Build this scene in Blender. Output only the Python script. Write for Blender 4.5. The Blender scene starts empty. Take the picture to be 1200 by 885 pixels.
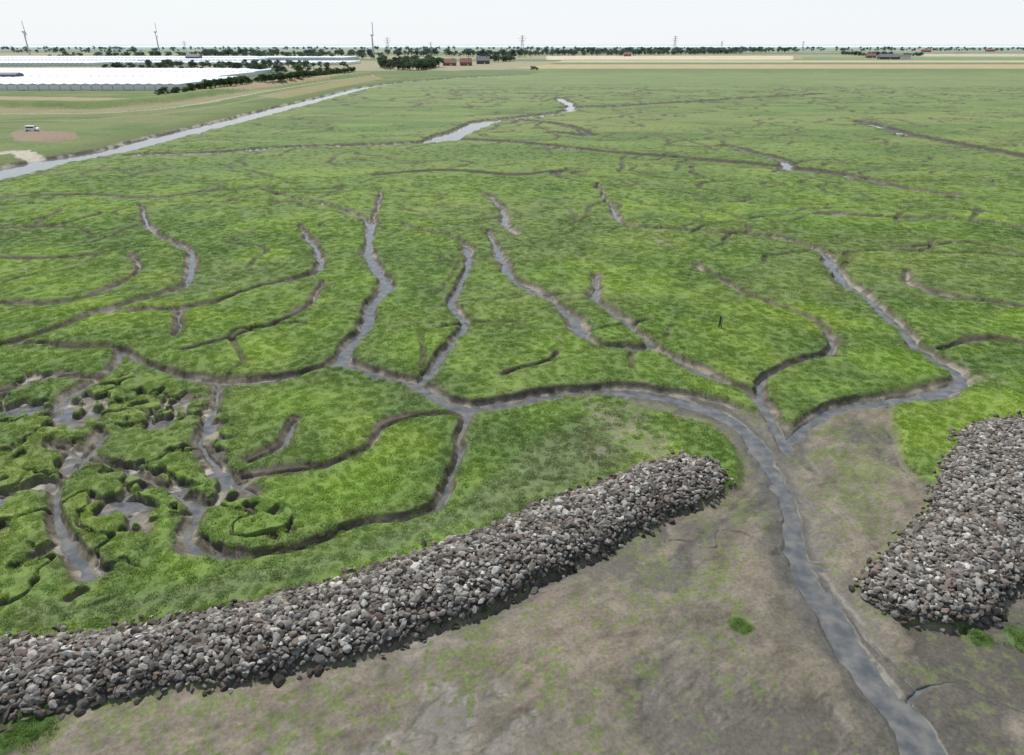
import bpy, math, numpy as np
from math import radians, sin, cos, tan, pi
rng = np.random.default_rng(7)
H = 25.0; PITCH = radians(26.0); F = 800.0
# ---------------------------------------------------------------- survey: photo bearings -> ground metres
def G(u, v, z=0.0):
    x = (u-600.0)/F; y = (442.5-v)/F
    t = (H-z)/(sin(PITCH)-y*cos(PITCH))
    return (t*x, t*(cos(PITCH)+y*sin(PITCH)))
def GL(pts, z=0.0): return [G(u, v, z) for u, v in pts]
# ---------------------------------------------------------------- noise
_tab = np.random.default_rng(3).random((16, 256, 256)).astype(np.float32)
def vnoise(x, y, seed=0):
    T = _tab[seed % 16]
    xf = np.floor(x); yf = np.floor(y)
    fx = (x-xf).astype(np.float32); fy = (y-yf).astype(np.float32)
    xi = xf.astype(np.int64) & 255; yi = yf.astype(np.int64) & 255
    x1 = (xi+1) & 255; y1 = (yi+1) & 255
    fx = fx*fx*(3-2*fx); fy = fy*fy*(3-2*fy)
    a = T[xi, yi]*(1-fx)+T[x1, yi]*fx
    b = T[xi, y1]*(1-fx)+T[x1, y1]*fx
    return a*(1-fy)+b*fy
def fbm(x, y, s, octv=3, seed=0):
    r = 0; a = 1; tot = 0; f = 1.0/s; u = x; v = y
    for i in range(octv):
        r = r+a*vnoise(u*f+17.3*i, v*f-9.1*i, seed+i); tot += a; a *= .5; f *= 2.03
        u, v = u*.8-v*.6, u*.6+v*.8
    return r/tot
def sst(a, b, x):
    t = np.clip((x-a)/(b-a), 0, 1); return t*t*(3-2*t)
# ---------------------------------------------------------------- terrain grid
NC = 1400
th = np.concatenate([np.linspace(radians(60), radians(11), 860), np.linspace(radians(10.96), radians(0.75), 270)])
Yr = H/np.tan(th)
Yr = np.concatenate([Yr, np.geomspace(Yr[-1]*1.02, 45000, 50)])
NR = len(Yr)
half = (Yr*0.72+14)*1.25
s = np.linspace(-1, 1, NC)
X = half[:, None]*s[None, :]; Y = np.repeat(Yr[:, None], NC, 1)
amp = np.clip(0.22+Y*0.0035, 0, 1.3)
XW = X+(fbm(X, Y, 1.7, 3, 1)-.5)*2*amp+(fbm(X, Y, 6, 2, 4)-.5)*amp*1.5
YW = Y+(fbm(X, Y, 1.7, 3, 5)-.5)*2*amp+(fbm(X, Y, 6, 2, 8)-.5)*amp*1.5

def catmull(P, n=6):
    P = [np.array(p, float) for p in P]
    if len(P) < 3: return [tuple(p) for p in P]
    Q = [2*P[0]-P[1]]+P+[2*P[-1]-P[-2]]; out = []
    for i in range(1, len(Q)-2):
        for k in range(n):
            t = k/n
            out.append(.5*((2*Q[i])+(-Q[i-1]+Q[i+1])*t+(2*Q[i-1]-5*Q[i]+4*Q[i+1]-Q[i+2])*t*t+(-Q[i-1]+3*Q[i]-3*Q[i+1]+Q[i+2])*t**3))
    out.append(P[-1]); return [tuple(p) for p in out]
def subgrid(p, q, R):
    y0 = min(p[1], q[1])-R; y1 = max(p[1], q[1])+R
    r0 = np.searchsorted(Yr, y0); r1 = np.searchsorted(Yr, y1)
    if r1 <= r0: return None
    xa = min(p[0], q[0])-R; xb = max(p[0], q[0])+R
    ha, hb = half[r0], half[r1-1]
    sa = min(xa/ha, xa/hb); sb = max(xb/ha, xb/hb)
    c0 = np.searchsorted(s, sa); c1 = np.searchsorted(s, sb)
    if c1 <= c0: return None
    return slice(r0, r1), slice(c0, c1)
def line_field(P, wa, R, warp=True):
    D = np.full(X.shape, 1e3, np.float32); W = np.ones(X.shape, np.float32)
    XX, YY = (XW, YW) if warp else (X, Y)
    n = len(P)-1
    for i in range(n):
        p, q = P[i], P[i+1]
        sg = subgrid(p, q, R)
        if sg is None: continue
        x = XX[sg]; y = YY[sg]
        dx, dy = q[0]-p[0], q[1]-p[1]; L = dx*dx+dy*dy+1e-9
        t = np.clip(((x-p[0])*dx+(y-p[1])*dy)/L, 0, 1)
        d = np.hypot(x-p[0]-t*dx, y-p[1]-t*dy)
        w = np.interp((i+t)/n, np.linspace(0, 1, len(wa)), wa)
        m = d < D[sg]
        D[sg] = np.where(m, d, D[sg]); W[sg] = np.where(m, w, W[sg])
    return D, W
def poly_sd(P, R=4.0, warp=True):
    XX, YY = (XW, YW) if warp else (X, Y)
    ins = np.zeros(X.shape, bool); n = len(P)
    ymin = min(p[1] for p in P)-5; ymax = max(p[1] for p in P)+5
    r0 = max(0, np.searchsorted(Yr, ymin)); r1 = np.searchsorted(Yr, ymax)
    x = XX[r0:r1]; y = YY[r0:r1]; I = ins[r0:r1]
    for i in range(n):
        (x0, y0), (x1, y1) = P[i], P[(i+1) % n]
        if y0 == y1: continue
        c = ((y0 > y) != (y1 > y)) & (x < (x1-x0)*(y-y0)/(y1-y0)+x0)
        I ^= c
    D, _ = line_field(list(P)+[P[0]], [1, 1], R, warp)
    D = np.minimum(D, R)
    return np.where(ins, -D, D)

# ---------------------------------------------------------------- region polygons
mud_poly = GL([(-120,872),(0,838),(60,826),(180,803),(300,787),(420,762),(560,708),(650,662),(750,612),(835,580),(862,565),(868,540),(850,510),(815,492),(775,482),(740,472),(716,463),
   (760,456),(820,460),(870,477),(900,487),(935,495),(965,485),(1010,472),(1045,474),(1052,500),(1060,530),(1075,560),(1100,570),(1080,600),(1015,665),(1008,690),(1060,722),(1110,728),
   (1160,715),(1215,650),(1290,590),(1420,560),(1900,560),(1900,940),(1500,1100),(-400,1100),(-400,900)], -.3)
damL = GL([(-260,790),(-100,762),(0,750),(100,740),(250,715),(400,676),(550,625),(650,585),(750,545),(800,531),(835,540),(850,557),(840,572),(750,609),(650,658),(560,703),(420,758),(300,784),(180,800),(60,824),(0,834),(-100,855),(-300,890)], .0)
damR = GL([(1145,495),(1200,486),(1290,478),(1420,470),(1420,520),(1290,560),(1215,640),(1185,690),(1150,716),(1110,722),(1060,716),(1012,690),(1018,665),(1082,602),(1104,560),(1124,515)], .0)
mud_sd = poly_sd(mud_poly, 4); dl = poly_sd(damL, 4); dr = poly_sd(damR, 4); dam_sd = np.minimum(dl, dr)
mud = 1-sst(-.5, .35, mud_sd)

n2 = fbm(X, Y, 2.2, 3, 2); n8 = fbm(X, Y, 8, 3, 6); n30 = fbm(X, Y, 30, 3, 9); n05 = fbm(X, Y, .45, 2, 11)
far = sst(250, 620, Y)
z_marsh = -.18+(n8-.5)*.26*(1-far*.5)+(n2-.5)*.14+(n05-.5)*.04+(fbm(X, Y, 1.1, 2, 13)-.5)*.18*sst(80, 200, Y)
def contour_of(nn, level):
    dXc = (2*half/NC)[:, None]; gx = np.gradient(nn, axis=1)/dXc
    dYr = np.gradient(Yr)[:, None]; dXr = np.gradient(half)[:, None]*s[None, :]
    gy = (np.gradient(nn, axis=0)-gx*dXr)/dYr
    return np.abs(nn-level)/(np.hypot(gx, gy)+.004)
# mudflat: soft lobes fanning down-left from the channel mouth
fc = G(990, 520, -.6); ang = np.arctan2(X-fc[0], fc[1]-Y); rad = np.hypot(X-fc[0], Y-fc[1])
lob = fbm(ang*7+(n8-.5)*2.6, rad/6+(n2-.5)*.7, 1.5, 3, 3)
lob = lob*sst(7, 12, rad)+(1-sst(7, 12, rad))*fbm(X, Y*.6, 2.0, 3, 3)
rip = fbm(X*1.0+Y*.6, (Y*1.0-X*.6)*2.2, .9, 3, 12)
z_mud = -.575+(fbm(X, Y, 5, 2, 7)-.5)*.26+(lob-.5)*.80+(rip-.5)*.09+(n05-.5)*.02-.05*sst(30, 17, Y)
z_mud = np.maximum(z_mud, -.755+(n2-.5)*.05)
z = z_marsh*(1-mud)+z_mud*mud
marshmask = 1-mud

# ---------------------------------------------------------------- creeks : pts, half widths(m), depth, bank(m)
CR = []
def C(pts, w, depth, bank=.35, kind=0, zz=-.3): CR.append((catmull(GL(pts, zz)), w, depth, bank, kind))
C([(1125,930),(1090,885),(1060,830),(1012,770),(966,700),(932,640),(927,590),(908,548),(887,517),(852,487),(800,465),(740,455),(680,456),(620,466),(562,477),(520,470),(492,452),(440,434),(396,424)], [1.15,1.05,.85,.65,.55,.52,.58,.62,.66,.75,.75,.65,.6,.6], 1.0, 1.3, 1)
C([(396,424),(410,402),(430,377),(436,355),(453,338),(447,320),(432,297),(434,270),(420,252),(385,240),(345,232),(308,222)], [.65,.7,.7,.75,.7,.6,.4,.3,.3], 1.0, .4)
C([(434,268),(442,240),(446,225)], [.4,.25], .8)
C([(492,444),(512,420),(535,396),(546,376),(530,352),(540,330),(549,306),(545,286),(528,276),(500,271),(470,262)], [.45,.45,.45,.5,.5,.45,.3,.3], .98, .35)
C([(920,520),(908,500),(890,470),(850,446),(800,422),(760,406),(705,403),(682,390),(670,365),(640,346),(602,326),(590,303),(580,284),(570,270)], [.7,.5,.45,.5,.5,.5,.65,.6,.65,.6,.5,.4], .98, .45)
C([(606,272),(592,260),(585,240),(565,225)], [.6,.5,.3], .9)
C([(765,403),(748,388),(728,370),(697,347),(700,322)], [.45,.35,.3], .92)
C([(920,514),(945,498),(965,483),(1000,471),(1050,466),(1105,456),(1127,441),(1110,426),(1075,405),(1050,378),(1020,350),(985,326),(968,300),(940,285),(905,277),(830,271),(740,265),(722,250),(700,215)], [.5,.5,.6,.7,.75,.7,.65,.7,.65,.6,.5,.4,.3], .98, .4)
C([(888,465),(896,440),(938,421),(974,411),(979,396),(950,373),(880,345),(815,310)], [.45,.35,.35,.3,.3], .88, .35)
C([(0,404),(60,386),(120,363),(200,340),(219,330),(225,310),(222,293),(205,283),(178,268),(165,240)], [.5,.5,.6,.55,.45,.3], .94, .35)
C([(-60,420),(0,404),(35,401)], [.5,.4], .9)
C([(35,403),(100,405),(138,408),(190,430),(250,446),(330,441),(378,428),(396,418)], [.3,.3,.35,.45,.55], .85)
C([(135,364),(230,358),(300,337),(350,325),(374,315),(372,292),(362,280),(352,262)], [.35,.3,.35,.5,.5,.3], .90)
C([(215,410),(265,396),(330,376),(362,356),(380,330)], [.25,.25,.2], .7)
C([(208,392),(212,378),(210,362)], [.3,.25], .85)
C([(545,482),(540,500),(535,530),(522,562),(505,590),(470,604),(420,612),(370,632),(300,648),(245,642),(222,625),(238,592),(225,580)], [.4,.3,.3,.35,.3,.3,.35,.45,.5,.45], .87, .35)
C([(545,484),(490,487),(450,500),(420,527),(380,546),(330,551),(282,556)], [.3,.25,.25,.2,.2], .78)
C([(252,448),(246,480),(236,510),(240,530),(262,555),(300,575)], [.25,.3,.25,.4,.2], .86)
C([(140,410),(134,426),(100,450),(66,474),(76,486),(120,488)], [.3,.3,.5,.4,.25], .86)
C([(345,490),(330,520),(290,540)], [.2,.45,.2], .86)
C([(120,500),(112,520),(72,560),(60,590),(80,640),(108,672)], [.25,.25,.25,.25,.5,.6], .88)
C([(60,515),(120,540),(200,570),(232,590)], [.2,.3,.25], .84)
C([(0,455),(60,440),(110,442)], [.2,.25], .8)
# far marsh
C([(160,181),(250,179),(330,173),(420,170),(500,166),(528,157),(560,143),(600,138),(662,130),(668,122),(655,115)], [2.2,2.2,2.2,2.4,2.0,2.0,2.2], 1.0, .7)
C([(516,163),(545,152),(578,141)], [4.6,4.0,2.4], 1.2, .6)
C([(540,163),(620,168),(700,177),(800,185),(920,196),(1010,209),(1060,221),(1120,228)], [1.8,1.6,1.5,1.0], .8, .6)
C([(925,198),(915,187),(880,178),(850,170)], [1.6,1.4,1.0], .9, .6)
C([(1010,142),(1060,156),(1120,168),(1205,184),(1300,200)], [2.4,2.2,1.8], .80, .6)
C([(662,126),(760,122),(870,115),(960,110)], [2.8,2.6,2.2], .75, .8)
C([(600,139),(660,146),(690,158),(650,155)], [1.5,1.5], .75, .7)
C([(440,205),(520,200),(600,205),(660,200)], [.7,.5], .6, .6)
C([(0,232),(90,228),(180,232),(260,222)], [.7,.5], .6, .6)
C([(960,250),(1060,255),(1140,258),(1210,268)], [.8,.8], .78)
C([(1200,360),(1110,345),(1072,332),(1062,318)], [.35,.4,.35], .8)
C([(1100,410),(1150,395),(1210,402)], [.3,.3], .75)
C([(0,302),(60,303),(110,298)], [.4,.4], .78)
C([(0,354),(80,352),(160,322),(155,298)], [.35,.3,.3], .78)
C([(0,268),(75,262),(120,250)], [.5,.4], .78)
C([(1060,290),(1130,285),(1210,300)], [.5,.4], .75)
C([(590,440),(612,432),(640,425),(650,415)], [.2,.15], .7)
# small mudflat rills
C([(965,658),(945,652),(925,640)], [.40,.3], .86, .5, 1)
C([(740,628),(790,626),(840,634),(845,615),(880,622),(905,640)], [.05,.07,.09], .79, .5, 1)
C([(1078,845),(1072,815),(1090,796),(1130,795),(1210,832)], [.22,.18,.06,.04], .86, .7, 1)
C([(975,690),(1010,735),(1050,775),(1078,800)], [.06,.08], .80, .5, 1)
E = np.full(X.shape, 9.0, np.float32)
Dtr = None
for ci, (P, w, depth, bank, kind) in enumerate(CR):
    R = max(w)+bank+5+0.01*max(p[1] for p in P)
    D, W = line_field(P, w, R)
    near = D < 1e2
    if ci == 0: Dtr = D-W; bkn = fbm(X, Y, 5, 2, 14); bed = (fbm(X, Y, .9, 2, 3)-.5)*.08*(Y < 130)
    bk = bank+np.clip(Y-120, 0, 400)*.002
    if kind == 0: bk = bk*(.7+1.8*sst(.45, .7, bkn))
    if ci == 0: bk = .45+1.1*sst(-1, 1, -mud_sd)+0*Y
    t = np.clip(D/W, 0, 1)
    zt = -depth+(.26 if kind else .34)*t*t+bed
    if ci == 0: zt = zt+(fbm(X, Y, 1.4, 3, 9)-.5)*.26*mud
    k = 1-sst(0, 1, (D-W)/bk)
    zn = z*(1-k)+zt*k
    z = np.where(near, np.minimum(z, zn), z)
    E = np.where(near, np.minimum(E, D-W-bk*(.45 if kind == 0 else .75)), E)
# micro creek contours in marsh
g19 = fbm(X, Y, 19, 2, 14); g19b = fbm(X, Y, 19, 2, 5)
def microline(nn, gg, lo, g0=.42, level=.5):
    d = contour_of(nn, level); wd = .10+.0022*Y
    return (1-sst(wd*.5, wd*1.6, d))*sst(g0, g0+.1, gg)*sst(lo, lo+20, Y)*(1-sst(420, 560, Y))*marshmask
nA = fbm(X+(n8-.5)*6, Y+(n2-.5)*2, 17, 2, 12)
micro = np.maximum(microline(nA, g19, 42), microline(fbm(X+(n8-.5)*6, Y+(n2-.5)*2, 26, 2, 4), g19b, 70, .45))
micro = np.maximum(micro, microline(nA, 1-g19b, 90, .48, .62)*.8)
micro = np.maximum(micro, microline(fbm(X+(n8-.5)*6, Y+(n2-.5)*2, 34, 2, 8), g19b, 90, .40, .45)*.9)
micro = micro*(.35+.65*sst(.35, .55, fbm(X, Y, 4, 2, 9)))
z = z-micro*.40
# pannes
pan_sd = poly_sd(GL([(-200,440),(60,425),(200,432),(262,470),(300,560),(380,610),(370,640),(250,655),(190,600),(150,690),(90,715),(-60,735),(-300,740)]), 4)
panreg = 1-sst(-2.0, 1.0, pan_sd)
pn = np.abs(fbm(XW+(n2-.5)*1.5, YW, 3.0, 3, 10)-.5)
pan = (1-sst(.018, .045, pn))*panreg*sst(.30, .42, fbm(X, Y, 6, 2, 15))
pan2 = sst(.60, .66, fbm(XW, YW, 2.0, 3, 13))*panreg
pan = np.maximum(pan, pan2)*marshmask
z = z*(1-pan)+pan*np.minimum(z, -.765+(n2-.5)*.45)
bare = 0*X
for (u, v, r) in [(720,252,1.6),(745,262,1.2),(775,282,2.0),(1070,330,1.0),(1140,436,1.6),(735,500,2.4),(712,485,1.8),(760,520,1.8),(700,522,1.1),(30,314,.8),(690,265,1.0),(655,395,.6),(690,470,1.0)]:
    c = G(u, v, 0); d = np.hypot(XW-c[0], (YW-c[1])*.6)
    bare = np.maximum(bare, (1-sst(.2*r, r, d+(n05-.5)*2.6*r))*(.45+.45*n05))
# canal and dykes
canP = catmull(GL([(-160,238),(0,205),(60,190),(130,178),(200,160),(270,143),(320,130),(380,115),(440,101),(520,93),(620,88)], -.6))
Dc, Wc = line_field(canP, [4.6,4.4,4.0,3.4,3.4,3.8,4.2,3.0,2.2,1.8,1.2], 40)
kc = 1-sst(0, 1, (Dc-Wc)/2.6)
z = np.where(Dc < 100, np.minimum(z, z*(1-kc)-1.35*kc), z)
can2P = catmull(GL([(-60,192),(0,182),(25,180),(40,187),(60,192)], -.6))
Dc2, Wc2 = line_field(can2P, [1.2,1.2], 20); kc2 = 1-sst(0, 1, (Dc2-Wc2)/1.2)
z = np.where(Dc2 < 100, np.minimum(z, z*(1-kc2)-.7*kc2), z)
LANDpoly = GL([(-900,260),(-160,236),(0,204),(60,189),(130,177),(200,159),(270,142),(320,129),(380,114),(440,100),(520,92),(620,87),(640,84.5),(1900,84.5),(1900,53.2),(-900,53.2)])
land_sd = poly_sd(LANDpoly, 8, False); land = land_sd < 0
dykeP = catmull(GL([(-500,128),(-100,126),(0,124),(110,125),(200,117),(300,102),(400,90.5),(480,86.2),(700,84.6),(1300,84.6),(1800,84.6)]))
Dd, Wd = line_field(dykeP, [3, 3], 45, False)
dyke = 1-sst(2.5, 12.0, Dd)
z = np.where(Dd < 100, z*(1-dyke)+2.4*dyke, z)
z = np.where(land & (Dd > 12) & (Dc > 8), z*.5, z)
# dams
prof = sst(.35, -1.7, dam_sd)
z = z+prof*(np.where(dam_sd < .4, .50-z, 0))
for (u, v, r, hh) in [(897,612,.9,.30),(903,640,.6,.25),(870,732,.55,.15),(1142,740,.75,.15),(1205,745,.9,.15),(40,850,1.2,.12),(10,862,1,.12)]:
    c = G(u, v, -.5); d = np.hypot(XW-c[0], YW-c[1]); z = z+hh*(1-sst(r*.3, r*1.2, d))
zfar = sst(2000, 5000, Y); z = z*(1-zfar)

# ---------------------------------------------------------------- colours (linear albedo; far haze and creek bank shade painted in)
def c3(*c): return np.array(c, np.float32)
def mixc(A, B, m): return A*(1-m[..., None])+B*m[..., None]
ones = np.ones(X.shape+(3,), np.float32)
vm = sst(.35, .65, n8*.5+n30*.5); v2 = sst(.35, .7, n2)
veg = mixc(ones*c3(.094,.150,.034), ones*c3(.138,.208,.040), vm)
veg = mixc(veg, ones*c3(.074,.112,.038), (1-v2)*.32)
pat = sst(.54, .72, fbm(X, Y, 11, 3, 1))
veg = mixc(veg, ones*c3(.188,.258,.038), pat*.5)
olive = sst(.5, .7, fbm(X*.5, Y, 20, 3, 13))
veg = mixc(veg, ones*c3(.128,.158,.058), olive*.5)
dk = sst(.52, .68, fbm(XW, YW, 4.5, 3, 10)); veg = mixc(veg, ones*c3(.060,.096,.030), dk*.34)
for (u, v, r) in [(1060,425,6),(350,470,5),(420,560,5),(500,400,6),(90,240,14),(20,300,10)]:
    c = G(u, v); d = np.hypot(X-c[0], Y-c[1]); veg = mixc(veg, ones*c3(.155,.245,.032), .5*(1-sst(.2*r, r, d)))
nd = poly_sd(GL([(0,745),(250,708),(550,620),(760,540),(700,480),(640,500),(520,590),(380,640),(150,690),(0,700)]), 3)
veg = mixc(veg, ones*c3(.104,.132,.060)*(.8+.5*n2[..., None]), .8*(1-sst(-1.5, .5, nd)))
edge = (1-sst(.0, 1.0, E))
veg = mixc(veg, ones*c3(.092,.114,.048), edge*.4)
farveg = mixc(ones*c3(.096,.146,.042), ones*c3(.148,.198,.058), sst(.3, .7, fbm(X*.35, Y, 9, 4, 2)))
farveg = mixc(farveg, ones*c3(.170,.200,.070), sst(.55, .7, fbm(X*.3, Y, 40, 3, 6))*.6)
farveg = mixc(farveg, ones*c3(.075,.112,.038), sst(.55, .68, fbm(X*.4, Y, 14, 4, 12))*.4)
farveg = mixc(farveg, ones*c3(.185,.225,.120), sst(220, 600, Y)*.45)  # aerial haze painted in: marsh pales with distance
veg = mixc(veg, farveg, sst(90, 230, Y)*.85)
mudn = fbm(X, Y, 1.1, 4, 9)
mudc = mixc(ones*c3(.098,.084,.062), ones*c3(.178,.154,.116), sst(.3, .7, mudn*.30+lob*.45+rip*.25))
mudc = mixc(mudc, ones*c3(.074,.066,.052), sst(.52, .68, fbm(X, Y*.7, 3.5, 4, 5))*.45)
mudc = mixc(mudc, ones*c3(.190,.168,.130), sst(.56, .68, fbm(X*.9, Y*.8, 2.6, 4, 14))*.30)
nearT = 1-sst(.1, 2.0, Dtr+(rip-.5)*1.8)
mudc = mixc(mudc, ones*c3(.088,.083,.070), nearT*.75)
mudc = mixc(mudc, ones*c3(.070,.063,.050), sst(-.66, -.75, z)*mud*.5)
hgt = sst(-.95, -.60, z)
mudc = mixc(ones*c3(.070,.064,.052), mudc, hgt)
creekc = mixc(ones*c3(.100,.088,.065), ones*c3(.22,.195,.150), sst(.4, .65, mudn))
creekc = mixc(creekc, ones*c3(.070,.060,.042), sst(-.66, -.4, z)*.75)
vegmask = sst(-.05, .12, E+(n05-.5)*.35)*(1-mud)*(1-sst(.25, .6, pan))*(1-bare*.95)*(1-micro)
vegmask = vegmask*sst(-.68, -.50, z)
col = mixc(creekc, mudc, mud)
pcol = mixc(ones*c3(.07,.062,.046), ones*c3(.19,.168,.128), sst(.4, .7, mudn))
col = mixc(col, pcol, np.clip(pan, 0, 1)*(1-mud))
col = mixc(col, ones*c3(.26,.235,.175)*(.6+.8*n05[..., None]), np.clip(bare, 0, 1)*(1-sst(-.2,.1,-E-.3)))
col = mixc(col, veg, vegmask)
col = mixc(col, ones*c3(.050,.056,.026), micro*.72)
col = mixc(col, ones*c3(.040,.040,.022), (1-sst(.2, 1.0, E))*sst(120, 170, Y)*.8*(1-mud)*sst(-.86, -.80, z))  # bank shade of the far creeks, painted as dark colour
# algae on mud
alg = np.full(X.shape, .14, np.float32)
for (u, v, r, a) in [(1000,545,3.6,.9),(1010,590,3.0,.85),(990,505,3,.75),(865,530,2.2,.85),(890,600,1.8,.9),(790,680,4,.6),(760,640,3,.6),(560,750,5,.45),(680,800,4,.35),(700,690,3,.4),(180,840,5,.5),(350,810,4,.5),(860,760,1.6,.5),(830,850,2,.4),(1110,800,2,.45),(1170,750,2.4,.6),(500,790,3,.4),(760,470,4,.5),(820,500,3,.9),(870,732,1,1),(45,850,1.8,1)]:
    c = G(u, v, -.5); d = np.hypot(X-c[0], Y-c[1]); alg = np.maximum(alg, a*(1-sst(.1*r, r*1.5, d)))
spk = fbm(X, Y, .30, 3, 6)*.62+fbm(X, Y, 1.6, 2, 2)*.38
algm = sst(.64-.31*alg, .71-.25*alg, spk)*sst(-.85, -.7, z)*(1-(1-sst(.1, 1.2, Dtr))*.8)
algm = np.where(mud > .3, algm, 0)
col = mixc(col, ones*c3(.112,.142,.044), algm*.66)
isl = np.zeros(X.shape, np.float32)
for (u, v, r) in [(870,732,.6),(1142,740,.8),(1205,745,1.0),(40,848,1.0),(5,862,1.0)]:
    c = G(u, v, -.45); d = np.hypot(XW-c[0], YW-c[1]); isl = np.maximum(isl, 1-sst(r*.75, r, d))
col = mixc(col, ones*c3(.05,.09,.018), isl)
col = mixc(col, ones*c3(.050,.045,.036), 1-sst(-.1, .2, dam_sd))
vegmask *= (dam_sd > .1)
# land side
lc = mixc(ones*c3(.120,.158,.048), ones*c3(.080,.128,.032), vm)
lc = mixc(lc, ones*c3(.17,.165,.075), sst(.5, .7, fbm(X*.3, Y, 18, 3, 4))*.45)
strip = vnoise(X/900+3, Y/170, 5)
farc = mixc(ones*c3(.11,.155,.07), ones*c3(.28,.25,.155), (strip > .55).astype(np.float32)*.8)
farc = mixc(farc, ones*c3(.22,.28,.25), sst(1800, 6000, Y))  # distant fields fade to bluish: haze mixed into the colour
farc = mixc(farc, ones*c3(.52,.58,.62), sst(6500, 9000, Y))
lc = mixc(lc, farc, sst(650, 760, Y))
nz12 = (fbm(X, Y, 12, 3, 8)-.5)*.25+1
def paint(poly, c, soft=2, a=1.0):
    global lc
    sd = poly_sd(GL(poly), 6, False)
    lc = mixc(lc, ones*c3(*c)*nz12[..., None], a*(1-sst(-soft, 0, sd)))
paint([(560,84),(1900,84),(1900,80.5),(600,80.5)], (.15,.18,.07))
paint([(600,80.3),(1900,80.3),(1900,76),(640,76)], (.33,.28,.15))
paint([(640,75.5),(1900,75.5),(1900,73.5),(650,73.5)], (.11,.16,.06))
paint([(650,73),(1900,73),(1900,70.5),(660,70.5)], (.37,.32,.20))
paint([(640,70),(930,70),(930,65.5),(640,65.5)], (.46,.41,.28))
paint([(940,70),(1900,70),(1900,66.5),(940,66.5)], (.15,.21,.10))
paint([(1070,66),(1900,66),(1900,63),(1070,63)], (.38,.35,.24))
paint([(-500,120),(0,117),(165,119),(290,106),(400,91),(440,87),(430,86),(380,89),(280,104),(165,115),(0,112.5),(-500,114)], (.26,.21,.12), 1)
paint([(300,112),(400,94),(440,89),(450,92),(330,116)], (.22,.19,.09), 1, .8)
paint([(-200,128),(0,126),(110,128),(200,120),(300,105),(330,103),(240,122),(120,132),(0,132),(-200,134)], (.21,.19,.10), 1, .8)
paint([(10,155),(30,150),(90,155),(95,162),(60,166),(15,165)], (.20,.15,.10), 1)
road = GL([(-400,137),(0,133),(120,132),(215,124),(300,109),(380,96),(440,88.5)])
Drd, _ = line_field(catmull(road), [1, 1], 10, False)
lc = mixc(lc, ones*c3(.30,.27,.20), (1-sst(.9, 1.8, Drd)))
track2 = GL([(-300,158),(0,142),(100,140),(230,128),(340,108)]); Dr2, _ = line_field(catmull(track2), [1, 1], 10, False)
lc = mixc(lc, ones*c3(.22,.20,.12), (1-sst(1.0, 3.0, Dr2))*.5)
lc = mixc(lc, ones*c3(.080,.112,.030), (1-sst(9, 22, Dc))*.8)
L3 = sst(0.5, -1.5, land_sd)
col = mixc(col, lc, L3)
canc = mixc(ones*c3(.26,.24,.195), ones*c3(.07,.062,.045), sst(.42, .55, n2))
col = mixc(col, canc, (1-sst(1.6, 3.4, Dc-Wc))*sst(200,190,Dc))
col = mixc(col, ones*c3(.36,.33,.27), (1-sst(.8, 1.6, Dc2-Wc2))*sst(200,190,Dc2))
vegmask = vegmask*(1-L3)*sst(1.5, 3.0, Dc-Wc)*sst(0.5,1.5,Dc2-Wc2)
wet = np.clip(sst(-.6, -.80, z)+(.15+.35*sst(.55, .40, lob))*mud+pan*.4+.5*mud*nearT, 0, 1)*(1-vegmask)*(1-L3)*(dam_sd > .2)*(1-algm*.7)
col = np.clip(col, .004, .9)

# ---------------------------------------------------------------- helpers for blender
def link(o): bpy.context.scene.collection.objects.link(o); return o
def newmat(name):
    m = bpy.data.materials.new(name); m.use_nodes = True
    nt = m.node_tree; b = nt.nodes["Principled BSDF"]; return m, nt, b
def N(nt, t, **k):
    n = nt.nodes.new(t)
    for a, v in k.items(): setattr(n, a, v)
    return n
def mesh_np(name, V, F4, mat, smooth=False):
    me = bpy.data.meshes.new(name)
    V = np.asarray(V, np.float32); F4 = np.asarray(F4, np.int32)
    k = F4.shape[1]
    me.vertices.add(len(V)); me.vertices.foreach_set("co", V.ravel())
    me.loops.add(F4.size); me.loops.foreach_set("vertex_index", F4.ravel())
    me.polygons.add(len(F4)); me.polygons.foreach_set("loop_start", np.arange(0, F4.size, k, dtype=np.int32))
    me.polygons.foreach_set("use_smooth", np.full(len(F4), smooth))
    me.update(calc_edges=True)
    if mat: me.materials.append(mat)
    return me

mg, nt, b = newmat("marsh_and_mud")
at = N(nt, "ShaderNodeAttribute", attribute_name="col"); aw = N(nt, "ShaderNodeAttribute", attribute_name="wet")
geo = N(nt, "ShaderNodeNewGeometry")
no1 = N(nt, "ShaderNodeTexNoise"); no1.inputs["Scale"].default_value = 5.5; no1.inputs["Detail"].default_value = 6; no1.inputs["Roughness"].default_value = .7
no2 = N(nt, "ShaderNodeTexNoise"); no2.inputs["Scale"].default_value = .9; no2.inputs["Detail"].default_value = 8; no2.inputs["Roughness"].default_value = .65
for n in (no1, no2): nt.links.new(geo.outputs["Position"], n.inputs["Vector"])
mr = N(nt, "ShaderNodeMapRange"); mr.inputs[1].default_value = .3; mr.inputs[2].default_value = .7; mr.inputs[3].default_value = .66; mr.inputs[4].default_value = 1.30
mr2 = N(nt, "ShaderNodeMapRange"); mr2.inputs[1].default_value = .3; mr2.inputs[2].default_value = .7; mr2.inputs[3].default_value = .76; mr2.inputs[4].default_value = 1.24
nt.links.new(no1.outputs[0], mr.inputs[0]); nt.links.new(no2.outputs[0], mr2.inputs[0])
mu = N(nt, "ShaderNodeMath", operation='MULTIPLY'); nt.links.new(mr.outputs[0], mu.inputs[0]); nt.links.new(mr2.outputs[0], mu.inputs[1])
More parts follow.
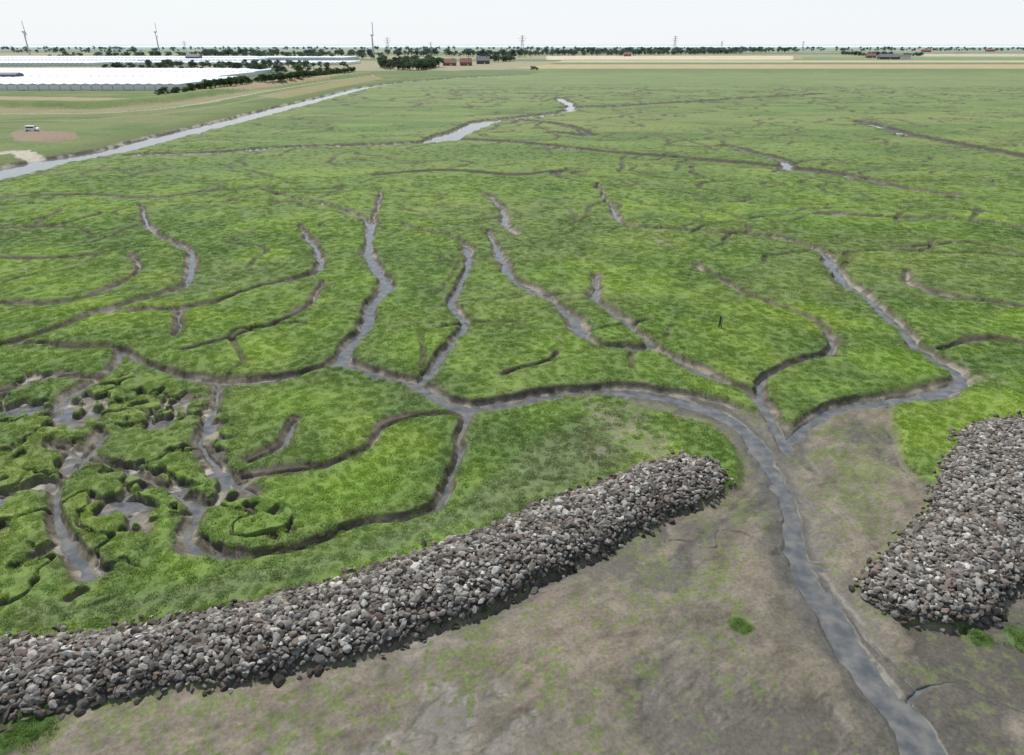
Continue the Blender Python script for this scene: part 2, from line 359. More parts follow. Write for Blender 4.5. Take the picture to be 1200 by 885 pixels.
vmn = N(nt, "ShaderNodeVectorMath", operation='SCALE'); nt.links.new(at.outputs["Color"], vmn.inputs[0]); nt.links.new(mu.outputs[0], vmn.inputs["Scale"])
nt.links.new(vmn.outputs[0], b.inputs["Base Color"])
rr = N(nt, "ShaderNodeMapRange"); rr.inputs[3].default_value = .95; rr.inputs[4].default_value = .48
nt.links.new(aw.outputs["Fac"], rr.inputs[0]); nt.links.new(rr.outputs[0], b.inputs["Roughness"])
bs = N(nt, "ShaderNodeMapRange"); bs.inputs[3].default_value = .55; bs.inputs[4].default_value = .25
nt.links.new(aw.outputs["Fac"], bs.inputs[0])
bp = N(nt, "ShaderNodeBump"); bp.inputs["Distance"].default_value = .05; nt.links.new(bs.outputs[0], bp.inputs["Strength"])
nt.links.new(no1.outputs[0], bp.inputs["Height"]); nt.links.new(bp.outputs[0], b.inputs["Normal"])
b.inputs["Specular IOR Level"].default_value = .32

idx = np.arange(NR*NC).reshape(NR, NC)
FQ = np.stack([idx[:-1, :-1], idx[:-1, 1:], idx[1:, 1:], idx[1:, :-1]], -1).reshape(-1, 4)
V = np.stack([X, Y, z], -1).reshape(-1, 3)
me = mesh_np("ground", V, FQ, mg, True)
ca = me.attributes.new("col", 'FLOAT_COLOR', 'POINT')
c4 = np.ones((NR*NC, 4), np.float32); c4[:, :3] = col.reshape(-1, 3); ca.data.foreach_set("color", c4.ravel())
wa = me.attributes.new("wet", 'FLOAT', 'POINT'); wa.data.foreach_set("value", wet.astype(np.float32).ravel())
link(bpy.data.objects.new("ground", me))

mw, nt, b = newmat("turbid_water")
b.inputs["Roughness"].default_value = .09; b.inputs["IOR"].default_value = 1.33
nw = N(nt, "ShaderNodeTexNoise"); nw.inputs["Scale"].default_value = 1.2; nw.inputs["Detail"].default_value = 6
g2 = N(nt, "ShaderNodeNewGeometry"); nt.links.new(g2.outputs["Position"], nw.inputs["Vector"])
bw = N(nt, "ShaderNodeBump"); bw.inputs["Strength"].default_value = .12; bw.inputs["Distance"].default_value = .03
nt.links.new(nw.outputs[0], bw.inputs["Height"]); nt.links.new(bw.outputs[0], b.inputs["Normal"])
cr = N(nt, "ShaderNodeValToRGB"); cr.color_ramp.elements[0].position = .35; cr.color_ramp.elements[0].color = (.070, .078, .084, 1); cr.color_ramp.elements[1].position = .65; cr.color_ramp.elements[1].color = (.150, .148, .138, 1)
nt.links.new(nw.outputs[0], cr.inputs[0]); nt.links.new(cr.outputs[0], b.inputs["Base Color"])
me = mesh_np("creek_water", [(-700, 10, -.8), (700, 10, -.8), (700, 900, -.8), (-700, 900, -.8)], [(0, 1, 2, 3)], mw)
link(bpy.data.objects.new("creek_water", me))

# ---------------------------------------------------------------- instancing
def sample(A, x, y):
    r = np.interp(y, Yr, np.arange(NR)); hf = np.interp(y, Yr, half)
    c = (x/hf+1)*.5*(NC-1)
    r = np.clip(np.rint(r).astype(int), 0, NR-1); c = np.clip(np.rint(c).astype(int), 0, NC-1)
    return A[r, c]
def make_coll(name, meshes):
    c = bpy.data.collections.new(name)
    for i, m in enumerate(meshes):
        c.objects.link(bpy.data.objects.new(m.name, m))
    return c
def scatter(name, P, rot, scl, colr, idxs, coll):
    n = len(P)
    me = bpy.data.meshes.new(name); me.vertices.add(n); me.vertices.foreach_set("co", np.asarray(P, np.float32).ravel())
    a = me.attributes.new("rot", 'FLOAT_VECTOR', 'POINT'); a.data.foreach_set("vector", np.asarray(rot, np.float32).ravel())
    a = me.attributes.new("scl", 'FLOAT_VECTOR', 'POINT'); a.data.foreach_set("vector", np.asarray(scl, np.float32).ravel())
    a = me.attributes.new("tint", 'FLOAT_VECTOR', 'POINT'); a.data.foreach_set("vector", np.asarray(colr, np.float32).ravel())
    a = me.attributes.new("pick", 'INT', 'POINT'); a.data.foreach_set("value", np.asarray(idxs, np.int32).ravel())
    o = link(bpy.data.objects.new(name, me))
    ng = bpy.data.node_groups.new(name+"_nodes", 'GeometryNodeTree')
    ng.interface.new_socket("Geometry", in_out='INPUT', socket_type='NodeSocketGeometry')
    ng.interface.new_socket("Geometry", in_out='OUTPUT', socket_type='NodeSocketGeometry')
    gi = ng.nodes.new("NodeGroupInput"); go = ng.nodes.new("NodeGroupOutput")
    ip = ng.nodes.new("GeometryNodeInstanceOnPoints"); ci = ng.nodes.new("GeometryNodeCollectionInfo")
    ci.inputs["Collection"].default_value = coll; ci.inputs["Separate Children"].default_value = True; ci.inputs["Reset Children"].default_value = True
    def na(nm, dt):
        q = ng.nodes.new("GeometryNodeInputNamedAttribute"); q.data_type = dt; q.inputs["Name"].default_value = nm
        return [x for x in q.outputs if x.enabled and x.name == "Attribute"][0]
    L = ng.links.new
    L(gi.outputs[0], ip.inputs["Points"]); L(ci.outputs[0], ip.inputs["Instance"])
    ip.inputs["Pick Instance"].default_value = True
    L(na("pick", 'INT'), ip.inputs["Instance Index"])
    L(na("rot", 'FLOAT_VECTOR'), ip.inputs["Rotation"]); L(na("scl", 'FLOAT_VECTOR'), ip.inputs["Scale"])
    L(ip.outputs[0], go.inputs[0])
    md = o.modifiers.new("scatter", 'NODES'); md.node_group = ng
    return o
def inst_mat(name, transl=.0, lo=.7, hi=1.3, nscale=None):
    m = bpy.data.materials.new(name); m.use_nodes = True; nt = m.node_tree; nt.nodes.clear()
    out = N(nt, "ShaderNodeOutputMaterial")
    a = N(nt, "ShaderNodeAttribute", attribute_name="tint", attribute_type='INSTANCER')
    oi = N(nt, "ShaderNodeObjectInfo"); mp = N(nt, "ShaderNodeMapRange"); mp.inputs[3].default_value = lo; mp.inputs[4].default_value = hi
    nt.links.new(oi.outputs["Random"], mp.inputs[0])
    sc = N(nt, "ShaderNodeVectorMath", operation='SCALE'); nt.links.new(a.outputs["Vector"], sc.inputs[0]); nt.links.new(mp.outputs[0], sc.inputs["Scale"])
    csrc = sc.outputs[0]
    if nscale:
        tx = N(nt, "ShaderNodeTexCoord"); nz = N(nt, "ShaderNodeTexNoise"); nz.inputs["Scale"].default_value = nscale; nz.inputs["Detail"].default_value = 5
        nt.links.new(tx.outputs["Object"], nz.inputs["Vector"])
        m2 = N(nt, "ShaderNodeMapRange"); m2.inputs[1].default_value = .3; m2.inputs[2].default_value = .7; m2.inputs[3].default_value = .7; m2.inputs[4].default_value = 1.25
        nt.links.new(nz.outputs[0], m2.inputs[0])
        s2 = N(nt, "ShaderNodeVectorMath", operation='SCALE'); nt.links.new(csrc, s2.inputs[0]); nt.links.new(m2.outputs[0], s2.inputs["Scale"]); csrc = s2.outputs[0]
    d = N(nt, "ShaderNodeBsdfDiffuse"); nt.links.new(csrc, d.inputs[0])
    if transl > 0:
        t = N(nt, "ShaderNodeBsdfTranslucent"); nt.links.new(csrc, t.inputs[0])
        mx = N(nt, "ShaderNodeMixShader"); mx.inputs[0].default_value = transl
        nt.links.new(d.outputs[0], mx.inputs[1]); nt.links.new(t.outputs[0], mx.inputs[2]); nt.links.new(mx.outputs[0], out.inputs[0])
    else: nt.links.new(d.outputs[0], out.inputs[0])
    return m
m_grass = inst_mat("marsh_grass_leaf", .45, .88, 1.14)
m_rock = inst_mat("dam_stone", 0, .62, 1.3, nscale=1.5)
m_leaf = inst_mat("tree_foliage", .25, .75, 1.3)

def tuft(name, nb, rad, hmin, hmax, wid, seed):
    r = np.random.default_rng(seed); V = []; T = []
    for i in range(nb):
        a = r.random()*2*pi; q = rad*math.sqrt(r.random()); bx, by = q*cos(a), q*sin(a)
        a2 = a+r.normal()*1.2; L = r.uniform(hmin, hmax); lean = r.uniform(.3, 1.0)
        dx, dy = cos(a2), sin(a2); pa = a2+pi/2+r.normal()*.5; wx, wy = cos(pa)*wid/2, sin(pa)*wid/2
        k = len(V)
        mx_, my_, mz = bx+dx*L*.25*lean, by+dy*L*.25*lean, L*.5
        tx, ty, tz = bx+dx*L*lean, by+dy*L*lean, L*(1-.45*lean)
        V += [(bx-wx, by-wy, -.02), (bx+wx, by+wy, -.02), (mx_+wx, my_+wy, mz), (mx_-wx, my_-wy, mz), (tx, ty, tz)]
        T += [(k, k+1, k+2), (k, k+2, k+3), (k+3, k+2, k+4)]
    return mesh_np(name, V, T, m_grass)
def leafy(name, nl, rad, hh, sz, seed):
    r = np.random.default_rng(seed); V = []; T = []
    for i in range(nl):
        d = r.normal(size=3); d /= np.linalg.norm(d); d[2] = abs(d[2]); q = r.uniform(.55, 1.05)
        c = np.array([d[0]*rad*q, d[1]*rad*q, d[2]*hh*q])
        a = r.normal(size=3); a[2] *= .6; a /= np.linalg.norm(a); b_ = np.cross(a, r.normal(size=3)); b_ /= np.linalg.norm(b_)
        k = len(V); s_ = sz*r.uniform(.7, 1.3)
        V += [c-a*s_, c+b_*s_*.5, c+a*s_, c-b_*s_*.5]; T += [(k, k+1, k+2), (k, k+2, k+3)]
    return mesh_np(name, V, T, m_grass)
gc = make_coll("marsh_plant_kinds", [tuft("a_tuft_1", 46, .30, .09, .18, .028, 1), tuft("a_tuft_2", 42, .32, .08, .17, .030, 2), tuft("a_tuft_3", 38, .28, .11, .22, .028, 3), leafy("b_leafy_1", 90, .32, .11, .036, 4), leafy("b_leafy_2", 84, .34, .10, .038, 5)])
px = []; py = []; sx = []; sz = []
for (a, b_, dens, s1, s2) in [(20,45,8.0,.76,.80),(45,70,5.2,.92,.75),(70,110,2.6,1.25,.70),(110,150,.9,1.7,.7),(150,200,.32,1.9,.7),(200,250,.10,2.1,.65)]:
    hw = (b_*.72+14)*1.02; n = int((b_-a)*2*hw*dens)
    x = rng.uniform(-hw, hw, n); y = rng.uniform(a, b_, n)
    k = np.abs(x) < (y*.72+14)*1.03; x = x[k]; y = y[k]
    vmk = sample(vegmask, x, y); ee = sample(E, x, y); k = (rng.random(len(x)) < sst(.25, .8, vmk)) & (ee > .26*s1-.20)
    x = x[k]; y = y[k]; px.append(x); py.append(y); sx.append(np.full(len(x), s1)); sz.append(np.full(len(x), s2))
xi = []; yi = []
for (u, v, r) in [(870,732,.5),(1142,740,.75),(1205,745,1.0),(40,848,1.0),(5,862,.9)]:
    c = G(u, v, -.45); n = int(r*r*40); a = rng.random(n)*2*pi; q = r*np.sqrt(rng.random(n))*(.6+.7*rng.random(n)); xi += list(c[0]+q*np.cos(a)); yi += list(c[1]+q*np.sin(a)*.9)
px.append(np.array(xi)); py.append(np.array(yi)); sx.append(np.full(len(xi), .6)); sz.append(np.full(len(xi), .7))
px = np.concatenate(px); py = np.concatenate(py); sx = np.concatenate(sx); sz = np.concatenate(sz)
n = len(px); pz = sample(z, px, py); pc = sample(col, px, py)
isn = np.zeros(n, bool); isn[-len(xi):] = True; pc[isn] = (.075, .125, .030)
j = rng.uniform(.75, 1.25, n); hv = .75+.5*fbm(px, py, 3, 2, 4)
nb = fbm(px, py, 5, 2, 3)
pick = np.where(rng.random(n) < sst(.45, .6, nb)*.75, rng.integers(3, 5, n), rng.integers(0, 3, n))
hue = rng.normal(0, .08, (n, 1)); pc = pc*(1+np.concatenate([hue*1.2, hue*.3, -hue*.5], 1))*1.9
scatter("marsh_grass", np.stack([px, py, pz], 1), np.stack([rng.normal(0, .06, n), rng.normal(0, .06, n), rng.random(n)*6.28], 1),
        np.stack([sx*j, sx*j, sz*hv*j], 1), pc, pick, gc)

# ---------------------------------------------------------------- dam stones
import bmesh
def rock(name, seed):
    r = np.random.default_rng(seed); bm = bmesh.new(); bmesh.ops.create_icosphere(bm, subdivisions=3, radius=1)
    pn_ = r.normal(size=(13, 3)); pn_ /= np.linalg.norm(pn_, axis=1)[:, None]; pd = r.uniform(.62, 1.0, 13); ax = np.array([1.25, .9, .68])*r.uniform(.85, 1.15, 3)
    for v in bm.verts:
        d = np.array(v.co); dd = pn_@d; k = dd > .05; q = min(1.15, (pd[k]/dd[k]).min() if k.any() else 1.15)
        v.co = d*q*ax*(1+r.normal()*.008)
    m = bpy.data.meshes.new(name); bm.to_mesh(m); bm.free(); m.materials.append(m_rock); return m
rc = make_coll("dam_stone_kinds", [rock("stone_%d" % i, 20+i) for i in range(8)])
def dam(name, sd, poly, seed):
    r = np.random.default_rng(seed); P = np.array(poly); st = .20
    gx, gy = np.meshgrid(np.arange(P[:, 0].min()-1, P[:, 0].max()+1, st), np.arange(P[:, 1].min()-1, P[:, 1].max()+1, st*.9))
    x = (gx+(np.arange(gx.shape[0]) % 2)[:, None]*st/2).ravel(); y = gy.ravel(); x = x+r.normal(0, .05, len(x)); y = y+r.normal(0, .05, len(y))
    k = np.abs(x) < (y*.72+14)*1.2; x = x[k]; y = y[k]
    d = sample(sd, x, y); k = (d < .15) | ((d < .6) & (r.random(len(d)) < .16)); x = x[k]; y = y[k]; d = d[k]; n = len(x)
    zz = sample(z, x, y)+r.normal(.03, .045, n); sc_ = np.clip(r.lognormal(math.log(.140), .28, n), .08, .27)
    t = r.random(n)[:, None]; A = np.array([.238, .225, .200]); B = np.array([.132, .119, .102]); Cc = np.array([.168, .138, .115]); Dk = np.array([.36, .345, .31])
    c = np.where(t < .38, A, np.where(t < .68, B, np.where(t < .86, Cc, Dk)))
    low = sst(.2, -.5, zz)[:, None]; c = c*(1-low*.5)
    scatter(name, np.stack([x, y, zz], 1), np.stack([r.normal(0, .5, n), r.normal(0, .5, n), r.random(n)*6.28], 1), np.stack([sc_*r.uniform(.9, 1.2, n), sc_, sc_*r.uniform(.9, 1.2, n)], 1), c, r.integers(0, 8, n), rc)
dam("stone_dam", dl, damL, 1); dam("stone_dam.001", dr, damR, 2)

# ---------------------------------------------------------------- trees
m_bark, nt, b = newmat("bark"); b.inputs["Base Color"].default_value = (.09, .07, .05, 1); b.inputs["Roughness"].default_value = .9
def cyl(V, T, p, q, r0, r1, n=6):
    p = np.array(p, float); q = np.array(q, float); d = q-p; d /= np.linalg.norm(d); a = np.cross(d, [0.3, .9, .1]); a /= np.linalg.norm(a); b_ = np.cross(d, a); k = len(V)
    for i in range(n):
        an = 2*pi*i/n; V.append(p+(a*cos(an)+b_*sin(an))*r0)
    for i in range(n):
        an = 2*pi*i/n; V.append(q+(a*cos(an)+b_*sin(an))*r1)
    for i in range(n):
        j_ = (i+1) % n; T.append((k+i, k+j_, k+n+j_)); T.append((k+i, k+n+j_, k+n+i))
def tree(name, seed, bushy=False):
    r = np.random.default_rng(seed); V = []; T = []
    cyl(V, T, (0, 0, -.02), (0, 0, .5), .03, .018); cl = []
    for i in range(9):
        a = i*2.4+r.random(); hz = r.uniform(.3 if not bushy else .12, .75); rr_ = r.uniform(.12, .3); c = np.array([cos(a)*rr_, sin(a)*rr_, hz+.08])
        cyl(V, T, (0, 0, hz*.55), c, .012, .005, 4); cl.append((c, r.uniform(.12, .2)))
    cl.append((np.array([0, 0, .82]), .17)); nb_ = len(T)
    for c, q in cl:
        for i in range(70):
            d = r.normal(size=3); d /= np.linalg.norm(d); p = c+d*q*r.uniform(.6, 1.1)*np.array([1, 1, .85])
            a = r.normal(size=3); a /= np.linalg.norm(a); b_ = np.cross(a, d+.3*r.normal(size=3)); b_ /= np.linalg.norm(b_)+1e-6; s_ = r.uniform(.02, .045)
            k = len(V); V += [p-a*s_, p+b_*s_, p+a*s_, p-b_*s_]; T += [(k, k+1, k+2), (k, k+2, k+3)]
    m = mesh_np(name, V, T, m_leaf); m.materials.append(m_bark)
    mi = np.zeros(len(T), np.int32); mi[:nb_] = 1; m.polygons.foreach_set("material_index", mi); return m
tc = make_coll("tree_kinds", [tree("tree_1", 1), tree("tree_2", 2), tree("tree_3", 3, True), tree("tree_4", 4, True)])
rows = [([(190,113),(250,108.5),(300,102),(345,97),(385,89),(415,84)], 5.0, 2.2, 3.0, 0.08),
        ([(225,104),(290,99),(345,92),(395,85)], 4.5, 4, 4, 0.1),
        ([(135,83),(200,84),(260,84),(330,86),(390,85.5)], 8.5, 3.5, 10, .16),
        ([(180,78.5),(260,79),(350,80),(420,80)], 9, 5, 10, .24),
        ([(60,68.5),(120,68),(160,68),(240,68),(330,69),(440,69)], 13, 5.5, 30, .38),
        ([(220,66),(330,66),(440,66)], 16, 6, 30, .42),
        ([(440,79),(465,81),(490,82),(512,78)], 11, 4, 14, .18),
        ([(450,74),(480,74),(520,74)], 12, 6, 14, .26),
        ([(430,66),(520,66),(610,67)], 17, 5, 40, .42),
        ([(560,72),(580,73),(602,72)], 11, 6, 8, .3),
        ([(622,82.5),(634,82.5)], 4.5, 2.5, 1.5, 0.1),
        ([(610,65),(700,65),(800,64),(860,63)], 14, 5, 50, .46),
        ([(640,63),(760,62),(860,61.5),(930,61.5)], 18, 7, 60, .52),
        ([(0,62),(90,62),(200,61.5)], 15, 12, 90, .6),
        ([(985,64),(1020,66),(1040,65.5)], 10, 6, 10, .36),
        ([(1058,66),(1072,66),(1080,65)], 8, 6, 5, .36),
        ([(930,60),(1000,60),(1100,60),(1300,60)], 13, 14, 90, .62),
        ([(-100,58.5),(300,58.5),(700,58.5)], 17, 18, 200, .75),
        ([(700,58.2),(1130,58.5),(1300,58)], 16, 18, 120, .75)]
TP = []; TS = []; TC = []
for pts, hh, sp, jit, haze in rows:
    P = catmull(GL(pts))
    for i in range(len(P)-1):
        p, q = P[i], P[i+1]; L = math.hypot(q[0]-p[0], q[1]-p[1]); n = max(0, int(round(L/sp+rng.random()-.5)))
        dn = .4+1.2*float(vnoise(np.array([p[0]/60.]), np.array([p[1]/60.]), 3)[0]); n = int(n*dn+rng.random())
        for k in range(n):
            t = rng.random(); x = p[0]+(q[0]-p[0])*t+rng.normal()*jit*.25; y = p[1]+(q[1]-p[1])*t+rng.normal()*jit
            h_ = hh*rng.uniform(.5, 1.1); w_ = h_*rng.uniform(1.0, 1.7)
            TP.append((x, y, float(sample(z, np.array([x]), np.array([y]))[0]))); TS.append((w_, w_, h_))
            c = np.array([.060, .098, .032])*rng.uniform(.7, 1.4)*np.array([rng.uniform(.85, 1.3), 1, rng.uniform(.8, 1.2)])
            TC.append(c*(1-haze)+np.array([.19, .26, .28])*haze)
n = len(TP)
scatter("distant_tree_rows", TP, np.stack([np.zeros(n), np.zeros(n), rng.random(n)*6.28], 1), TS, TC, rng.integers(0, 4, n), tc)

# ---------------------------------------------------------------- simple materials + primitive parts
def flat(name, c, r=.7, metal=0, ns=None, amt=.25):
    m, nt, b = newmat(name); b.inputs["Roughness"].default_value = r; b.inputs["Metallic"].default_value = metal
    if ns:
        g = N(nt, "ShaderNodeNewGeometry"); nz = N(nt, "ShaderNodeTexNoise"); nz.inputs["Scale"].default_value = ns; nz.inputs["Detail"].default_value = 4
        nt.links.new(g.outputs["Position"], nz.inputs["Vector"]); mp = N(nt, "ShaderNodeMapRange"); mp.inputs[3].default_value = 1-amt; mp.inputs[4].default_value = 1+amt
        nt.links.new(nz.outputs[0], mp.inputs[0]); sc = N(nt, "ShaderNodeVectorMath", operation='SCALE'); sc.inputs[0].default_value = c; nt.links.new(mp.outputs[0], sc.inputs["Scale"]); nt.links.new(sc.outputs[0], b.inputs["Base Color"])
    else: b.inputs["Base Color"].default_value = (*c, 1)
    return m
m_white = flat("white_paint", (.78, .79, .8), .4); m_tgrey = flat("turbine_grey_paint", (.50, .53, .56), .5); m_glass = flat("greenhouse_glass", (.72, .75, .77), .35, ns=.02, amt=.15); m_frame = flat("greenhouse_frame", (.38, .41, .43), .5)
m_dark = flat("dark_window", (.03, .035, .04), .2); m_brick = flat("brick_wall", (.24, .14, .11), .85, ns=.8); m_rtile = flat("red_roof_tiles", (.26, .13, .10), .8, ns=.6); m_gtile = flat("grey_roof", (.14, .14, .15), .8, ns=.6)
m_steel = flat("galvanised_steel", (.52, .56, .60), .5); m_blue = flat("blue_cladding", (.06, .09, .16), .5); m_wood = flat("weathered_wood", (.12, .10, .08), .85, ns=3); m_tyre = flat("rubber", (.02, .02, .02), .8)
def empty(name, loc, rz=0):
    e = bpy.data.objects.new(name, None); e.location = loc; e.rotation_euler[2] = rz; return link(e)
def part(par, name, V, Fs, mat):
    me = bpy.data.meshes.new(name); me.from_pydata([tuple(v) for v in V], [], Fs); me.materials.append(mat); me.update()
    o = link(bpy.data.objects.new(name, me)); o.parent = par; return o
def box(par, name, x0, x1, y0, y1, z0, z1, mat):
    return part(par, name, [(x0,y0,z0),(x1,y0,z0),(x1,y1,z0),(x0,y1,z0),(x0,y0,z1),(x1,y0,z1),(x1,y1,z1),(x0,y1,z1)], [(0,3,2,1),(4,5,6,7),(0,1,5,4),(1,2,6,5),(2,3,7,6),(3,0,4,7)], mat)
def gable(par, name, x0, x1, y0, y1, z0, z1, mat, o=.5):
    ym = (y0+y1)/2
    return part(par, name, [(x0-o,y0-o,z0-.1),(x1+o,y0-o,z0-.1),(x1+o,y1+o,z0-.1),(x0-o,y1+o,z0-.1),(x0-o,ym,z1),(x1+o,ym,z1)], [(0,1,5,4),(2,3,4,5),(0,4,3),(1,2,5),(0,3,2,1)], mat)
def greenhouse(x0, x1, y0, y1, h=3.2, span=6.4):
    e = empty("greenhouse", ((x0+x1)/2, (y0+y1)/2, 0)); V = []; Fs = []; cx, cy = (x0+x1)/2, (y0+y1)/2
    n = int((x1-x0)/span); X_ = np.linspace(x0-cx, x1-cx, 2*n+1)
    for i, x in enumerate(X_):
        zt = h+(.6 if i % 2 else 0); V += [(x, y0-cy, 0), (x, y0-cy, zt), (x, y1-cy, zt), (x, y1-cy, 0)]
    for i in range(2*n):
        a = 4*i; c = a+4; Fs += [(a, c, c+1, a+1), (a+1, c+1, c+2, a+2), (a+2, c+2, c+3, a+3)]
    k = 8*n; Fs += [(0, 1, 2, 3), (k, k+3, k+2, k+1)]
    part(e, "glass_roof_and_walls", V, Fs, m_glass)
    V = []; Fs = []
    for i in range(0, 2*n+1, 2):
        x = X_[i]; k = len(V); V += [(x-.25, y0-cy-.05, 0), (x+.25, y0-cy-.05, 0), (x+.25, y0-cy-.05, h), (x-.25, y0-cy-.05, h)]; Fs.append((k, k+1, k+2, k+3))
    part(e, "frame_posts", V, Fs, m_frame)
    box(e, "gutter_beam", x0-cx, x1-cx, y0-cy-.12, y0-cy-.06, h-.25, h, m_frame)
greenhouse(-760, -205, 452, 560); greenhouse(-800, -228, 568, 665); greenhouse(-900, -235, 674, 765)
greenhouse(-1300, -560, 985, 1130); greenhouse(-1400, -420, 1150, 1300, 4); greenhouse(-1500, -300, 1320, 1480, 4.5); greenhouse(-540, -225, 1010, 1120)
e = empty("boiler_house", (*G(14, 96), 0)); box(e, "walls", -7, 7, -5, 5, 0, 5.2, m_blue); gable(e, "roof", -7, 7, -5, 5, 5.2, 6.4, m_gtile); box(e, "door", -1.5, 1.5, -5.05, -5.01, 0, 3, m_white)
def house(name, u, v, L, W, hw, hr, wall, roof, rz=0):
    e = empty(name, (*G(u, v), 0), rz); box(e, "walls", -L/2, L/2, -W/2, W/2, 0, hw, wall); gable(e, "roof", -L/2, L/2, -W/2, W/2, hw, hr, roof)
    nw_ = int(L/4)
    for i in range(nw_):
        x = -L/2+2+i*(L-4)/max(1, nw_-1); box(e, "window_%d" % i, x-.6, x+.6, -W/2-.04, -W/2-.01, 1, 2.4, m_dark)
    box(e, "door", -.6+1.9, .6+1.9, -W/2-.08, -W/2-.05, 0, 2.2, m_white); box(e, "chimney", L/4-.4, L/4+.4, -.4, .4, hr-.8, hr+1, m_brick)
house("brick_house", 527, 77, 17, 9, 3.5, 8.5, m_brick, m_rtile); house("brick_house.001", 546, 77, 15, 9, 4, 9, m_brick, m_rtile, .2); house("farm_barn", 566, 75, 18, 12, 4.5, 10, m_wood, m_gtile, .1)
house("farm_barn.001", 1040, 69.5, 34, 16, 4, 9, m_wood, m_gtile, -.1); house("farm_barn.002", 1058, 69.5, 22, 14, 4, 8, m_white, m_gtile, .15); house("brick_house.002", 1020, 68, 18, 10, 4, 9, m_brick, m_rtile)
house("farm_barn.003", 228, 72, 22, 14, 7, 11, m_blue, m_gtile); house("brick_house.003", 1085, 61, 30, 16, 5, 10, m_brick, m_rtile); house("brick_house.004", 1160, 60.5, 30, 16, 5, 10, m_brick, m_rtile); house("brick_house.005", 735, 66, 16, 10, 4, 9, m_brick, m_rtile)
def tube(par, name, p, q, r0, r1, mat, n=12):
    V = []; T = []; cyl(V, T, p, q, r0, r1, n); return part(par, name, V, T+[tuple(range(n-1, -1, -1)), tuple(range(n, 2*n))], mat)
def turbine(u, v, hub, bl, rz, ang, k=1.0):
    e = empty("wind_turbine", (*G(u, v), 0), rz); tube(e, "tower", (0,0,0), (0,0,hub), hub*.036*k, hub*.024*k, m_tgrey)
    box(e, "nacelle", -hub*.03, hub*.03, -hub*.05, hub*.08, hub-.02*hub, hub+.035*hub, m_tgrey); tube(e, "rotor_hub", (0,-hub*.05,hub), (0,-hub*.09,hub), hub*.022, hub*.01, m_tgrey)
    for i in range(3):
        a = ang+i*2*pi/3; d = np.array([sin(a), 0, cos(a)]); sd_ = np.array([cos(a), 0, -sin(a)]); o = np.array([0, -hub*.07, hub]); c = bl*.06
        V = [o+sd_*c*.3, o-sd_*c*.3, o+d*bl*.2-sd_*c*.8, o+d*bl-sd_*c*.1, o+d*bl+sd_*c*.1, o+d*bl*.2+sd_*c*.8]; V += [w+np.array([0, bl*.05*k, 0]) for w in V]
        part(e, "blade_%d" % (i+1), V, [(0,1,2,5),(5,2,3,4),(6,11,8,7),(11,10,9,8),(0,5,11,6),(5,4,10,11),(4,3,9,10),(3,2,8,9),(2,1,7,8)], m_tgrey)
turbine(438, 68, 42, 24, radians(100), 0, 1.35); turbine(187, 62, 62, 28, radians(113), .1); turbine(35, 64, 56, 28, radians(116), -.25)
def pylon(u, v, h):
    e = empty("power_pylon", (*G(u, v), 0), .3); w = h*.11; V = []; T = []
    lv = [0, .2, .4, .58, .74, .88, 1.0]
    def cor(k, f): ww = w*(1-f*.88); sx_, sy_ = [(-1,-1),(1,-1),(1,1),(-1,1)][k]; return np.array([sx_*ww, sy_*ww, f*h])
    rr_ = h*.004
    for a, b_ in zip(lv[:-1], lv[1:]):
        for k in range(4):
            cyl(V, T, cor(k, a), cor(k, b_), rr_*1.5, rr_*1.5, 4); cyl(V, T, cor(k, a), cor((k+1) % 4, b_), rr_, rr_, 4); cyl(V, T, cor((k+1) % 4, a), cor(k, b_), rr_, rr_, 4)
    for f, l in ((.70, .2), (.83, .27), (.95, .17)):
        for sg in (-1, 1):
            cyl(V, T, (0,0,f*h), (sg*l*h,0,f*h), rr_*1.4, rr_, 4); cyl(V, T, (0,0,f*h+.05*h), (sg*l*h,0,f*h), rr_, rr_, 4)
    part(e, "lattice", V, T, m_steel)
pylon(612, 63, 50); pylon(455, 63, 44); pylon(790, 61, 54); pylon(218, 62, 36); pylon(505, 61, 34); pylon(845, 59.5, 40); pylon(940, 59, 40)
vx, vy = G(38, 153); e = empty("white_van", (vx, vy, float(sample(z, np.array([vx]), np.array([vy]))[0])), .1)
e.scale = (.9, .9, .9)
prof_ = [(-2.2,.45),(-2.2,1.7),(-2.0,1.9),(.9,1.9),(1.5,1.3),(2.1,1.1),(2.2,.45)]
V = [(a, -.9, c) for a, c in prof_]+[(a, .9, c) for a, c in prof_]; k = len(prof_)
part(e, "body", V, [tuple(range(k)), tuple(range(2*k-1, k-1, -1))]+[(i, i+k, (i+1) % k+k, (i+1) % k) for i in range(k)], m_white)
part(e, "side_window", [(-1.6,-.92,1.25),(1.25,-.92,1.25),(.85,-.92,1.75),(-1.6,-.92,1.75)], [(0,1,2,3)], m_dark); part(e, "windscreen", [(.96,-.75,1.87),(.96,.75,1.87),(1.5,.75,1.33),(1.5,-.75,1.33)], [(0,1,2,3)], m_dark)
for i, (a, c) in enumerate([(-1.4,-.85),(1.4,-.85),(-1.4,.85),(1.4,.85)]): tube(e, "wheel_%d" % (i+1), (a, c-.12, .34), (a, c+.12, .34), .34, .34, m_tyre, 16)
mx0, my0 = G(844, 382); e = empty("measuring_post", (mx0, my0, -.15), .1)
m_pb = flat("dark_blue_plastic", (.02, .03, .08), .5)
tube(e, "pole_1", (-.14,0,-.3), (-.14,0,1.3), .045, .04, m_wood); tube(e, "pole_2", (.16,.05,-.3), (.16,.05,1.05), .04, .035, m_wood); box(e, "gauge_board", -.09, .03, -.03, .02, .15, 1.15, m_pb)

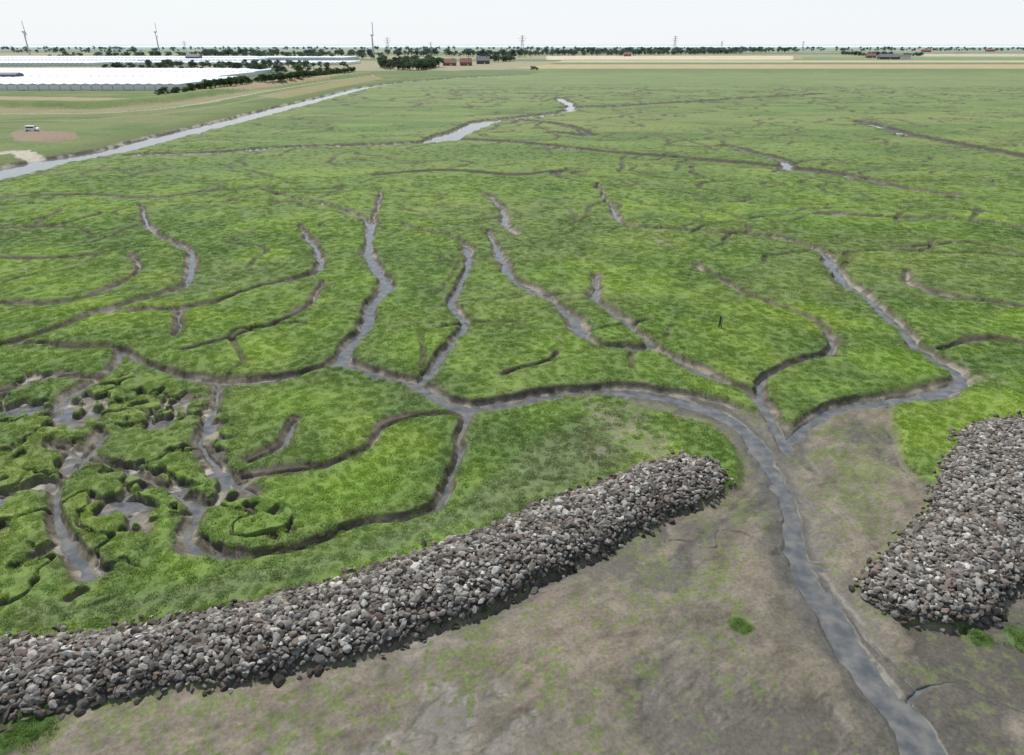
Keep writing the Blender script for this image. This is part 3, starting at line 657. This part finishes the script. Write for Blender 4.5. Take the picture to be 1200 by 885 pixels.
# ---------------------------------------------------------------- light, sky, camera
az = radians(-30); el = radians(57)
w = bpy.data.worlds.new("World"); bpy.context.scene.world = w; w.use_nodes = True; nt = w.node_tree
sk = nt.nodes.new("ShaderNodeTexSky"); sk.sky_type = 'NISHITA'; sk.sun_disc = False; sk.sun_elevation = el; sk.sun_rotation = az; sk.air_density = 1.0; sk.dust_density = .6; sk.ozone_density = 1.5
bg = nt.nodes["Background"]; nt.links.new(sk.outputs[0], bg.inputs[0]); bg.inputs[1].default_value = .13
bg2 = nt.nodes.new("ShaderNodeBackground"); bg2.inputs[0].default_value = (.90, .94, .97, 1); bg2.inputs[1].default_value = 1.0
tcn = nt.nodes.new("ShaderNodeTexCoord"); sp_ = nt.nodes.new("ShaderNodeSeparateXYZ"); nt.links.new(tcn.outputs["Generated"], sp_.inputs[0])
mp = nt.nodes.new("ShaderNodeMapRange"); mp.interpolation_type = 'SMOOTHSTEP'; mp.inputs[1].default_value = -.02; mp.inputs[2].default_value = .40; mp.inputs[3].default_value = .97; mp.inputs[4].default_value = .25
nt.links.new(sp_.outputs[2], mp.inputs[0]); mxs = nt.nodes.new("ShaderNodeMixShader"); nt.links.new(mp.outputs[0], mxs.inputs[0]); nt.links.new(bg.outputs[0], mxs.inputs[1]); nt.links.new(bg2.outputs[0], mxs.inputs[2])
nt.links.new(mxs.outputs[0], nt.nodes["World Output"].inputs[0])
sd_ = bpy.data.lights.new("sun", 'SUN'); sd_.energy = 4.9; sd_.angle = radians(.5); sd_.color = (1, .96, .9); so = link(bpy.data.objects.new("sun", sd_))
from mathutils import Vector
to = Vector((sin(az)*cos(el), cos(az)*cos(el), sin(el))); so.rotation_euler = to.to_track_quat('Z', 'Y').to_euler()
cd = bpy.data.cameras.new("camera"); cd.sensor_width = 36; cd.lens = 24; cd.clip_start = .5; cd.clip_end = 90000
co = link(bpy.data.objects.new("camera", cd)); co.location = (0, 0, H); co.rotation_euler = (radians(90)-PITCH, 0, 0); bpy.context.scene.camera = co
bpy.context.scene.view_settings.view_transform = 'Standard'; bpy.context.scene.view_settings.look = 'None'; bpy.context.scene.view_settings.exposure = 0
